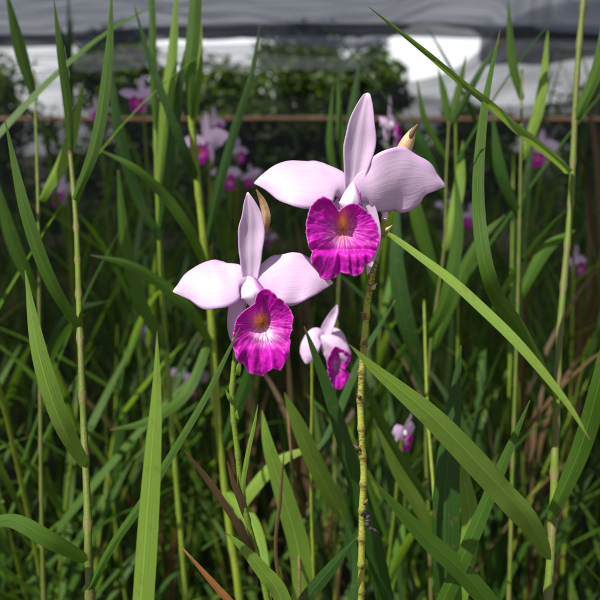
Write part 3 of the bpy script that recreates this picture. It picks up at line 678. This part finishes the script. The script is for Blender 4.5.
# spent bud above the right petal
def bud(t, px, py, d, tipx, tipy, wpx, m=M_bract, dz=.0, name='bud'):
    a = P(px, py, d); b = P(tipx, tipy, d + dz); n = 16
    path = [a.lerp(b, i / (n - 1)) + UP * (0.0006 * math.sin(PI * i / (n - 1))) for i in range(n)]
    rad = [wpx * .5 * d / F * max(0.06, math.sin(PI * (0.12 + 0.86 * (i / (n - 1)) ** 0.8)) ** 0.7) for i in range(n)]
    V, Fc, U = tube([tuple(p) for p in path], rad, 12, 40)
    return link(name, mesh(name, local(V, t), Fc, m, U), t)
bud(pl1, 397, 166, .292, 415, 127, 15)
bud(pl1, 409, 140, .290, 418, 124, 5, M_stemb)
bud(pl1, 388, 205, .292, 397, 166, 6, M_stem2)

# plant two: the lower left orchid
D2 = 0.292; s2 = D2 / F
pl2 = plant('bamboo_orchid', 262, 600, 0.31, 'smooth green cane carrying the lower left pink orchid with a brown bract behind it')
px_stem(pl2, [(240, 330, .305), (236, 352, .303), (233, 372, .302), (232, 400, .302), (235, 432, .302), (239, 462, .302), (241, 490, .303), (250, 530, .305), (262, 572, .308), (268, 600, .31)], 0.0016, M_stem2, 0.016, r1=0.0013)
bract(pl2, 235, 375, .3, 18, 6, 1.25, M_leaf2); bract(pl2, 232, 404, .3, 16, 5, 2.0, M_leaf2); bract(pl2, 234, 418, .3, 9, 5, 1.2, M_leaf2)
px_leaf(pl2, [(243, 500, .302, 5), (243, 480, .30, 5.5), (249, 446, .297, 5), (254, 425, .295, 3.5), (258, 404, .293, 0.6)], M_leaf2, 0.4)
px_leaf(pl2, [(246, 520, .304, 7), (240, 500, .301, 8), (233, 482, .299, 6), (227, 460, .297, .6)], M_brown, 0.3)
px_leaf(pl2, [(256, 560, .306, 8), (244, 537, .300, 9), (228, 510, .296, 8), (206, 478, .293, 7), (184, 450, .29, 0.8)], M_brown, 0.3)
F2 = flower_two(s2)
W2 = basis(P(250, 280, D2))
ped = [(0, 0, -4), (-4, -10, -12), (-9, -28, -16), (-12, -45, -15), (-11, -58, -14)]
place_flower(F2, pl2, W2, ([tuple(c * s2 for c in p) for p in cr(ped, 20)], [0.0019 - 0.0010 * abs(i - 5) / 20 for i in range(20)]), M_sepal)
px_leaf(pl2, [(262, 232, .300, 8), (265, 218, .300, 10), (262, 203, .300, 8), (256, 189, .299, 1)], M_bract, 0.3, 0.9, 'bract', label='brown bract behind the upper sepal')

# low detail shared flower meshes for the others
def copy_flower(src, parent, W, name='flower'):
    fl = src.copy(); C.objects.link(fl); fl.parent = parent
    fl.matrix_parent_inverse = Matrix.Identity(4); fl.matrix_basis = Matrix.Translation(-parent.location) @ W
    for ch in src.children:
        c = ch.copy(); C.objects.link(c); c.parent = fl; c.matrix_parent_inverse = Matrix.Identity(4)
    return fl
src1 = [o for o in pl1.children if o.name.startswith('flower')][0]
src2 = [o for o in pl2.children if o.name.startswith('flower')][0]

# plant three: side view orchid half behind a leaf
D3 = .40
pl3 = plant('bamboo_orchid', 318, 600, 0.43, 'cane with the small side facing orchid half hidden behind a dark leaf blade')
place_flower(flower_three(D3 / F), pl3, basis(P(322, 340, D3)), ([tuple(c * D3 / F for c in p) for p in cr([(0, 0, -2), (-5, -4, -8), (-9, -9, -12), (-10, -14, -10)], 16)], [0.0016] * 16), M_sepal)
px_stem(pl3, [(312, 352, .41), (312, 400, .415), (311, 470, .42), (312, 530, .425), (314, 600, .43)], 0.0019, M_stem3, 0.018)
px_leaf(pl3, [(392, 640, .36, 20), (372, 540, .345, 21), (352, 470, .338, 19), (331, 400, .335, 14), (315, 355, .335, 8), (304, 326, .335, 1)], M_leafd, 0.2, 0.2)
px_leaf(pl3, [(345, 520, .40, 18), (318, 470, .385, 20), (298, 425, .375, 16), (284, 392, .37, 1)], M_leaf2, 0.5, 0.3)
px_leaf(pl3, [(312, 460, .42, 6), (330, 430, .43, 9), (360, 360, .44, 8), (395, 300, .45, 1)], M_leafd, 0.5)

# plant at the right edge: its big blades arch into the picture
pl4 = plant('bamboo_orchid', 540, 600, 0.30, 'tall cane at the right whose broad sunlit blade arches across towards the flower stem')
px_stem(pl4, [(590, -60, .46), (578, 60, .44), (571, 200, .42), (560, 330, .385), (555, 450, .35), (548, 600, .31)], 0.0024, M_stem4, 0.030, r1=0.0018, bulge=0.35)
px_leaf(pl4, [(551, 560, .300, 12), (528, 518, .285, 22), (500, 486, .272, 25), (466, 450, .262, 25), (432, 416, .256, 22), (400, 389, .253, 16), (372, 366, .252, 9), (349, 344, .252, .6)], M_leaf2, -0.22, 0.22, sun=2.2, label='broad sunlit leaf blade')
px_leaf(pl4, [(573, 170, .42, 9), (530, 137, .36, 10), (495, 108, .31, 8.5), (460, 81, .30, 7), (428, 54, .29, 6), (398, 30, .285, 4), (369, 7, .28, .6)], M_leaf2, -0.5, 0.3, sun=0.35)
px_leaf(pl4, [(558, 400, .36, 11), (520, 330, .33, 16), (490, 280, .30, 17), (478, 200, .31, 14), (484, 110, .32, 9), (500, 30, .33, 1)], M_leaf, 0.4)
px_leaf(pl4, [(549, 520, .31, 12), (580, 450, .30, 20), (600, 380, .29, 18), (616, 300, .29, 5)], M_leaf, 0.3)
px_leaf(pl4, [(575, 120, .43, 10), (600, 60, .42, 14), (612, -20, .42, 10)], M_leaf, 0.3)

# plant lower right: dark wide blades
pl5 = plant('bamboo_orchid', 455, 640, 0.36, 'clump with wide dark upright blades at the lower right of the flowers')
px_stem(pl5, [(424, 300, .52), (427, 400, .48), (432, 470, .45), (440, 560, .42), (448, 640, .40)], 0.0024, M_stem3, 0.03)
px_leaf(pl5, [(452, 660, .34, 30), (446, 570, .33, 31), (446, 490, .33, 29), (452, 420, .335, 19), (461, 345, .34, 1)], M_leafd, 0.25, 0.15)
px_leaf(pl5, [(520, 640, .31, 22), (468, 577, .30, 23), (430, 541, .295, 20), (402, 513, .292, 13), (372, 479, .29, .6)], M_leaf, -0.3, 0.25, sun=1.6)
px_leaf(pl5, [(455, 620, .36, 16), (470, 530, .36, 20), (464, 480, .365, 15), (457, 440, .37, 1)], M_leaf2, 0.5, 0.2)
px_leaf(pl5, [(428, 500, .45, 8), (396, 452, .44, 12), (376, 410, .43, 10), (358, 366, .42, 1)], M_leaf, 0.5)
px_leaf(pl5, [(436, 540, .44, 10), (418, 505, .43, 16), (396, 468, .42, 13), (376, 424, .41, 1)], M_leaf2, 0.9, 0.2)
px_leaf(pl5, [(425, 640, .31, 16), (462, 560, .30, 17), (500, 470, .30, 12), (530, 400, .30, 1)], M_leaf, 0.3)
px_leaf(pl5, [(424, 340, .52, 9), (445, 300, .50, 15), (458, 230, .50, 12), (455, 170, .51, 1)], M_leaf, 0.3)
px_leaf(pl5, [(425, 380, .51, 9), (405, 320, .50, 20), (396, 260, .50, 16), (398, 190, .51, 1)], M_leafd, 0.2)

# low front plant
pl6 = plant('bamboo_orchid', 300, 690, 0.30, 'low shoots in the front at the bottom edge, between the two flower canes')
px_leaf(pl6, [(280, 640, .29, 15), (306, 600, .285, 16), (330, 570, .283, 13), (359, 535, .282, .6)], M_leafd, -0.2, 0.2)
px_leaf(pl6, [(300, 680, .29, 18), (282, 600, .285, 19), (262, 570, .283, 16), (240, 545, .282, 8), (225, 532, .282, .6)], M_leaf2, 0.3, 0.25)
px_leaf(pl6, [(268, 660, .29, 9), (237, 612, .285, 8.5), (214, 585, .284, 7), (196, 564, .284, 4), (178, 543, .284, .6)], M_dry, 0.2, 0.8, label='dry orange leaf')
px_leaf(pl6, [(296, 660, .36, 5), (276, 560, .36, 4), (280, 500, .36, 4), (284, 450, .36, 1)], M_brown, 0.2, 0.8)
px_leaf(pl6, [(300, 640, .40, 20), (300, 560, .39, 24), (285, 500, .385, 22), (268, 445, .385, 13), (262, 410, .39, 1)], M_leaf2, 0.7, 0.2)
px_stem(pl6, [(287, 395, .42), (290, 440, .41), (296, 510, .40), (299, 560, .39), (300, 640, .38)], 0.0013, M_stemb, 0.016)
px_leaf(pl6, [(318, 680, .33, 8), (350, 610, .33, 12), (356, 560, .335, 10), (340, 510, .34, 1)], M_leafd, 0.3)

# left front plant: the lit upright blade and the long thin one
pl7 = plant('bamboo_orchid', 96, 640, 0.24, 'clump at the left front with an upright sunlit blade and a long thin slanting one')
px_stem(pl7, [(70, 150, .38), (76, 220, .36), (80, 330, .30), (84, 430, .28), (88, 520, .26), (92, 640, .25)], 0.0021, M_stem4, 0.028, r1=0.0014, bulge=0.35)
px_leaf(pl7, [(132, 680, .232, 20), (141, 600, .230, 21), (147, 520, .230, 20), (152, 450, .231, 16), (156, 390, .233, 9), (157, 331, .236, .6)], M_leaf2, 0.1, 0.2, sun=2.0, label='upright sunlit leaf blade')
px_leaf(pl7, [(88, 590, .25, 8), (112, 545, .25, 9), (140, 505, .252, 9.5), (176, 447, .256, 8.5), (206, 396, .262, 7), (226, 356, .268, 4.5), (240, 327, .272, .6)], M_leaf, 0.35, 0.4, label='long thin slanting leaf')
px_leaf(pl7, [(71, 160, .38, 5), (68, 110, .375, 10), (60, 50, .37, 8), (54, 0, .37, 1)], M_leaf, 0.2)
px_leaf(pl7, [(80, 330, .30, 10), (50, 280, .29, 14), (25, 210, .29, 13), (5, 120, .30, 1)], M_leaf, 0.3)
px_leaf(pl7, [(86, 470, .27, 12), (60, 420, .26, 20), (38, 350, .26, 17), (25, 270, .27, 1)], M_leaf2, -0.2)
px_leaf(pl7, [(88, 560, .25, 12), (50, 540, .24, 18), (10, 520, .24, 15), (-30, 530, .24, 4)], M_leaf, -0.6)
px_leaf(pl7, [(74, 200, .33, 8), (96, 140, .33, 13), (108, 60, .335, 10), (112, -10, .34, 1)], M_leaf, 0.2)

# left tall canes rising out of the top of the picture
pl8 = plant('bamboo_orchid', 235, 640, 0.50, 'tall bright green cane rising out of the top edge, left of both orchids')
px_stem(pl8, [(198, -60, .50), (193, 40, .50), (191, 110, .50), (198, 185, .50), (206, 260, .50), (213, 340, .50), (218, 420, .50), (224, 480, .50), (231, 540, .50), (242, 620, .50)], 0.0032, M_stem3, 0.035, r1=0.0026)
px_leaf(pl8, [(191, 120, .497, 6), (190, 70, .49, 14), (194, 20, .49, 15), (198, -50, .49, 8)], M_leaf, 0.1, 0.3)
px_leaf(pl8, [(196, 180, .497, 8), (184, 150, .485, 10), (168, 110, .48, 9.5), (150, 60, .48, 7), (134, 5, .48, 1)], M_leafd, 0.2, 0.3)
px_leaf(pl8, [(192, 125, .50, 6), (198, 80, .505, 8), (199, 30, .51, 6), (196, -20, .51, 1)], M_leaf2, 0.3, 0.3)
px_leaf(pl8, [(214, 350, .50, 8), (190, 310, .48, 13), (160, 283, .47, 13), (128, 264, .46, 9), (90, 255, .45, 1)], M_leaf, -0.4, 0.3)
px_leaf(pl8, [(207, 270, .50, 8), (190, 232, .48, 12), (165, 196, .47, 12), (135, 168, .46, 8), (100, 150, .46, 1)], M_leaf, -0.4, 0.3)
px_leaf(pl8, [(205, 250, .50, 8), (218, 190, .49, 10), (234, 130, .485, 10), (250, 80, .48, 7), (260, 24, .48, .7)], M_leafd, 0.3, 0.3)
px_leaf(pl8, [(221, 450, .50, 9), (240, 400, .48, 15), (252, 360, .47, 12), (256, 310, .47, 1)], M_leafd, 0.3)
px_leaf(pl8, [(212, 330, .50, 8), (188, 390, .48, 12), (150, 420, .46, 10), (110, 430, .45, 1)], M_leaf, -0.7)
px_leaf(pl8, [(224, 490, .50, 10), (250, 520, .47, 16), (262, 560, .44, 14), (270, 620, .42, 4)], M_leaf2, -0.5)
px_leaf(pl8, [(228, 520, .50, 10), (250, 490, .47, 14), (280, 460, .46, 12), (320, 445, .46, 1)], M_leaf2, -0.6)
pl9 = plant('bamboo_orchid', 158, 640, 0.56, 'pair of upright green blades on a cane at the upper left, leftmost inside the view')
px_stem(pl9, [(153, 20, .56), (155, 100, .56), (158, 200, .56), (163, 300, .56), (170, 400, .56), (178, 500, .56), (186, 600, .56)], 0.0028, M_stem2, 0.035, r1=0.002)
px_leaf(pl9, [(156, 130, .555, 6), (153, 70, .55, 8), (152, 10, .55, 7), (148, -60, .55, 2)], M_leaf, 0.1, 0.3)
px_leaf(pl9, [(158, 190, .555, 8), (165, 110, .54, 15), (172, 50, .54, 11), (177, -15, .54, 2)], M_leaf2, 0.1, 0.3)
px_leaf(pl9, [(160, 230, .555, 9), (170, 170, .54, 14), (176, 110, .54, 12), (185, 50, .54, 2)], M_leafd, 0.1, 0.3)
px_leaf(pl9, [(166, 350, .555, 9), (140, 300, .54, 14), (125, 240, .53, 12), (118, 170, .53, 2)], M_leaf, 0.3)
px_leaf(pl9, [(160, 240, .555, 8), (138, 200, .55, 12), (118, 130, .54, 12), (110, 60, .54, 2)], M_leafd, 0.3)

# right background canes
def tall_cane(name_label, pts, leaves, r0=0.0028, sm=M_stem4, step=0.035):
    t = plant('bamboo_orchid', pts[-1][0], pts[-1][1], pts[-1][2], name_label)
    px_stem(t, pts, r0, sm, step)
    for lp, m, ro in leaves: px_leaf(t, lp, m, ro, 0.3)
    return t
tall_cane('forked green cane top at the right edge, against the pale raised net', [(449, 118, .62), (446, 180, .61), (444, 250, .60), (430, 350, .60), (426, 450, .60), (430, 560, .60)],
          [([(449, 125, .62, 5), (444, 95, .62, 8), (438, 68, .62, .8)], M_leaf, .2), ([(449, 125, .62, 5), (458, 92, .62, 9), (466, 55, .62, .8)], M_leaf, .2),
           ([(449, 128, .62, 5), (462, 105, .61, 8), (478, 75, .60, 7), (500, 40, .60, .8)], M_leafd, .2), ([(447, 160, .62, 5), (425, 120, .62, 7), (417, 80, .62, .8)], M_leaf, .2),
           ([(446, 200, .61, 7), (424, 150, .60, 12), (410, 120, .60, .8)], M_leafd, .2), ([(444, 250, .60, 8), (458, 190, .60, 13), (463, 140, .60, .8)], M_leaf2, .2),
           ([(440, 290, .60, 9), (418, 220, .59, 16), (408, 160, .59, .8)], M_leaf, .2), ([(432, 350, .60, 9), (455, 290, .59, 15), (480, 240, .58, 10), (505, 215, .58, 1)], M_leaf, .4)])
tall_cane('slim upright cane directly left of the upper orchid, its narrow leaves against the dark trees', [(345, 150, .75), (343, 200, .75), (338, 300, .74), (335, 400, .72), (335, 560, .70)],
          [([(345, 170, .75, 5), (340, 130, .75, 9), (338, 75, .75, .8)], M_leaf, .2), ([(345, 160, .75, 5), (352, 110, .75, 10), (361, 55, .75, .8)], M_leafd, .2),
           ([(344, 200, .75, 5), (330, 150, .74, 8), (333, 85, .74, .8)], M_leaf, .2), ([(342, 230, .75, 5), (325, 190, .74, 8), (300, 160, .74, .8)], M_leafd, .3)])
tall_cane('cane at the far left edge with drooping blades', [(34, 70, .60), (38, 200, .50), (40, 350, .48), (44, 600, .46)],
          [([(35, 100, .52, 7), (20, 50, .51, 14), (6, -10, .50, 2)], M_leaf, .2), ([(38, 200, .50, 8), (66, 150, .49, 14), (84, 80, .49, 1)], M_leaf2, .2),
           ([(39, 300, .49, 9), (12, 240, .48, 15), (-6, 170, .48, 1)], M_leaf, .2), ([(40, 380, .48, 9), (70, 320, .46, 16), (110, 300, .45, 1)], M_leafd, -.3)])
tall_cane('cane close to the right picture edge, bare at its lower half', [(522, 70, .60), (520, 200, .58), (517, 330, .56), (512, 480, .54), (508, 620, .52)],
          [([(522, 100, .60, 6), (512, 60, .60, 10), (508, 0, .60, 1)], M_leaf, .2), ([(521, 160, .59, 7), (540, 100, .58, 12), (548, 30, .58, 1)], M_leaf2, .2),
           ([(520, 220, .58, 8), (500, 170, .57, 13), (492, 110, .57, 1)], M_leafd, .2), ([(518, 300, .57, 8), (545, 250, .56, 14), (575, 230, .55, 1)], M_leaf, -.2)])

# background orchids in flower: (px, py, depth, yaw, pitch, roll, source, label)
bgf = [(140, 96, 1.05, .25, 0, 0, 1, 'soft focus pink orchid at the upper left above the rail'),
       (205, 142, .95, -.25, -.05, .05, 1, 'soft focus orchid with a wide lilac petal, behind the tall left cane'),
       (213, 122, 1.35, .7, 0, .1, 2, 'small purple orchid just above the lilac one, on the rail line'),
       (237, 150, 1.6, .5, 0, 0, 2, 'tiny magenta orchid under the rail, left of the upper petal'),
       (226, 172, 1.35, .3, .1, 0, 2, 'pink orchid low behind the left canes, above the tan lower rail'),
       (251, 176, 1.9, -.4, 0, .2, 1, 'small pale orchid head close to the tip of the upper left petal'),
       (389, 122, .85, 1.1, 0, .25, 2, 'side facing purple orchid just right of the upper sepal'),
       (392, 152, 1.2, .9, .1, -.2, 1, 'lilac flower peeping over the upper right petal'),
       (404, 430, .56, .8, .35, 0, 2, 'small purple orchid among the leaves, below the big sunlit blade'),
       (194, 380, 1.15, .4, .2, 0, 1, 'dim lilac orchid in the thicket, nearest to the lower left orchid lip'),
       (168, 374, 1.15, -.5, .2, 0, 2, 'dim purple orchid in the thicket, between two others left of the slanting leaf'),
       (148, 376, 1.35, .8, .2, 0, 1, 'dim lilac orchid at the left, right above the tip of the upright blade'),
       (146, 328, 1.2, .6, .2, 0, 2, 'dim purple orchid at the left, level with the lower orchid lip'),
       (268, 238, 2.2, .2, 0, 0, 1, 'tiny pink orchid dot between the two large flowers'),
       (446, 204, 1.5, .3, 0, 0, 2, 'small violet orchid just off the tip of the upper right petal'),
       (470, 216, 1.6, -.3, 0, 0, 1, 'small violet orchid right of the petal tip, further right of the pair'),
       (464, 452, .95, .3, .2, 0, 2, 'purple orchid in shade at the lower right edge'),
       (60, 190, 1.2, .4, 0, 0, 1, 'soft pink orchid near the left picture edge'),
       (96, 110, 1.5, -.3, 0, 0, 2, 'soft purple orchid above the rail, far left'),
       (540, 150, 1.25, -.4, 0, 0, 1, 'soft pink orchid near the right picture edge'),
       (575, 260, 1.4, .3, 0, 0, 2, 'soft purple orchid low at the right picture edge')]
for k, (x, y, d, ya, pi_, ro, sr, lb) in enumerate(bgf):
    r = random.Random(300 + k); dep = d + 0.015
    c = P(x, y, dep); t = thing('bamboo_orchid', (c.x + r.uniform(-.04, .04), c.y + r.uniform(0, .05), 0), lb, 'orchid plant', 'orchids in flower behind the two near ones')
    # copied mesh sizes are for the near flowers, so scale 1 is life size
    copy_flower(src1 if sr == 1 else src2, t, basis(P(x, y, d), ya, pi_, ro, (r.uniform(0.8, 0.95) if k != 1 else .95) if k != 8 else .46))
    top = P(x + (3 if ya < .5 else -2), y + 4, d + .012)
    pts = [tuple(top), (top.x + r.uniform(-.005, .005), top.y + .008, top.z - .06), tuple(Vector((t.location.x, t.location.y, top.z * .5))), (t.location.x, t.location.y, -.03)]
    V, Fc, U = node_stem(cr(pts, 40)[::-1], .0026, .0014, 0.03, 1)
    link('stem', mesh('stem', local(V, t), Fc, M_stem3 if k % 2 else M_stem2, U), t)
    lv = Acc(); cc = cr(pts, 40)
    for q in range(9):
        i = 5 + q * 2; p0 = cc[i]; ang = r.uniform(0, PI) + PI * (q % 2); o_ = np.array([math.cos(ang), math.sin(ang), 0]); pos = p0.copy(); cl = [pos.copy()]
        L = r.uniform(.14, .24); th0 = r.uniform(1.0, 1.35)
        for e in range(9): th = th0 - e * e * .012 * r.uniform(.7, 1.6); pos = pos + (o_ * math.cos(th) + np.array([0, 0, math.sin(th)])) * L / 9; cl.append(pos.copy())
        cl = [np.array([a[0], a[1], min(a[2], top.z - .02)]) if False else a for a in cl]
        hw = [.0058 * (.45 + .55 * min(1, z * 4)) * (1 - z ** 2.2) ** .8 + .0002 for z in np.linspace(0, 1, 10)]
        if cl[-1][2] < top.z + .01: lv.add(*ribbon(cl, hw, [np.array([-math.sin(ang), math.cos(ang), 0])] * 10, .3, 3))
    if lv.V: link('foliage', mesh('foliage', local(lv.V, t), lv.F, M_leaf, lv.U), t)

# dark lumpy scrap hanging on the spotted cane
path = cr([tuple(P(x, y, .2845)) for x, y in ((364, 512), (368, 518), (368, 525), (373, 530), (379, 533))], 26)
rad = [.0013 * (1 + .9 * noise.noise(Vector((i * .7, 0, 0)))) * (1 - (i / 26) ** 2) + .0002 for i in range(26)]
V, Fc, U = tube(path, rad, 9, 50)
V = [Vector(v) + Vector((1, 1, 1)) * 0.0005 * noise.noise(Vector(v) * 900) for v in V]
link('dark_scrap', mesh('dark_scrap', local(V, pl1), Fc, simple('scrap_dark', (.012, .010, .010), (.06, .05, .045), 500, .7), U), pl1)
print('objects', len(bpy.data.objects))
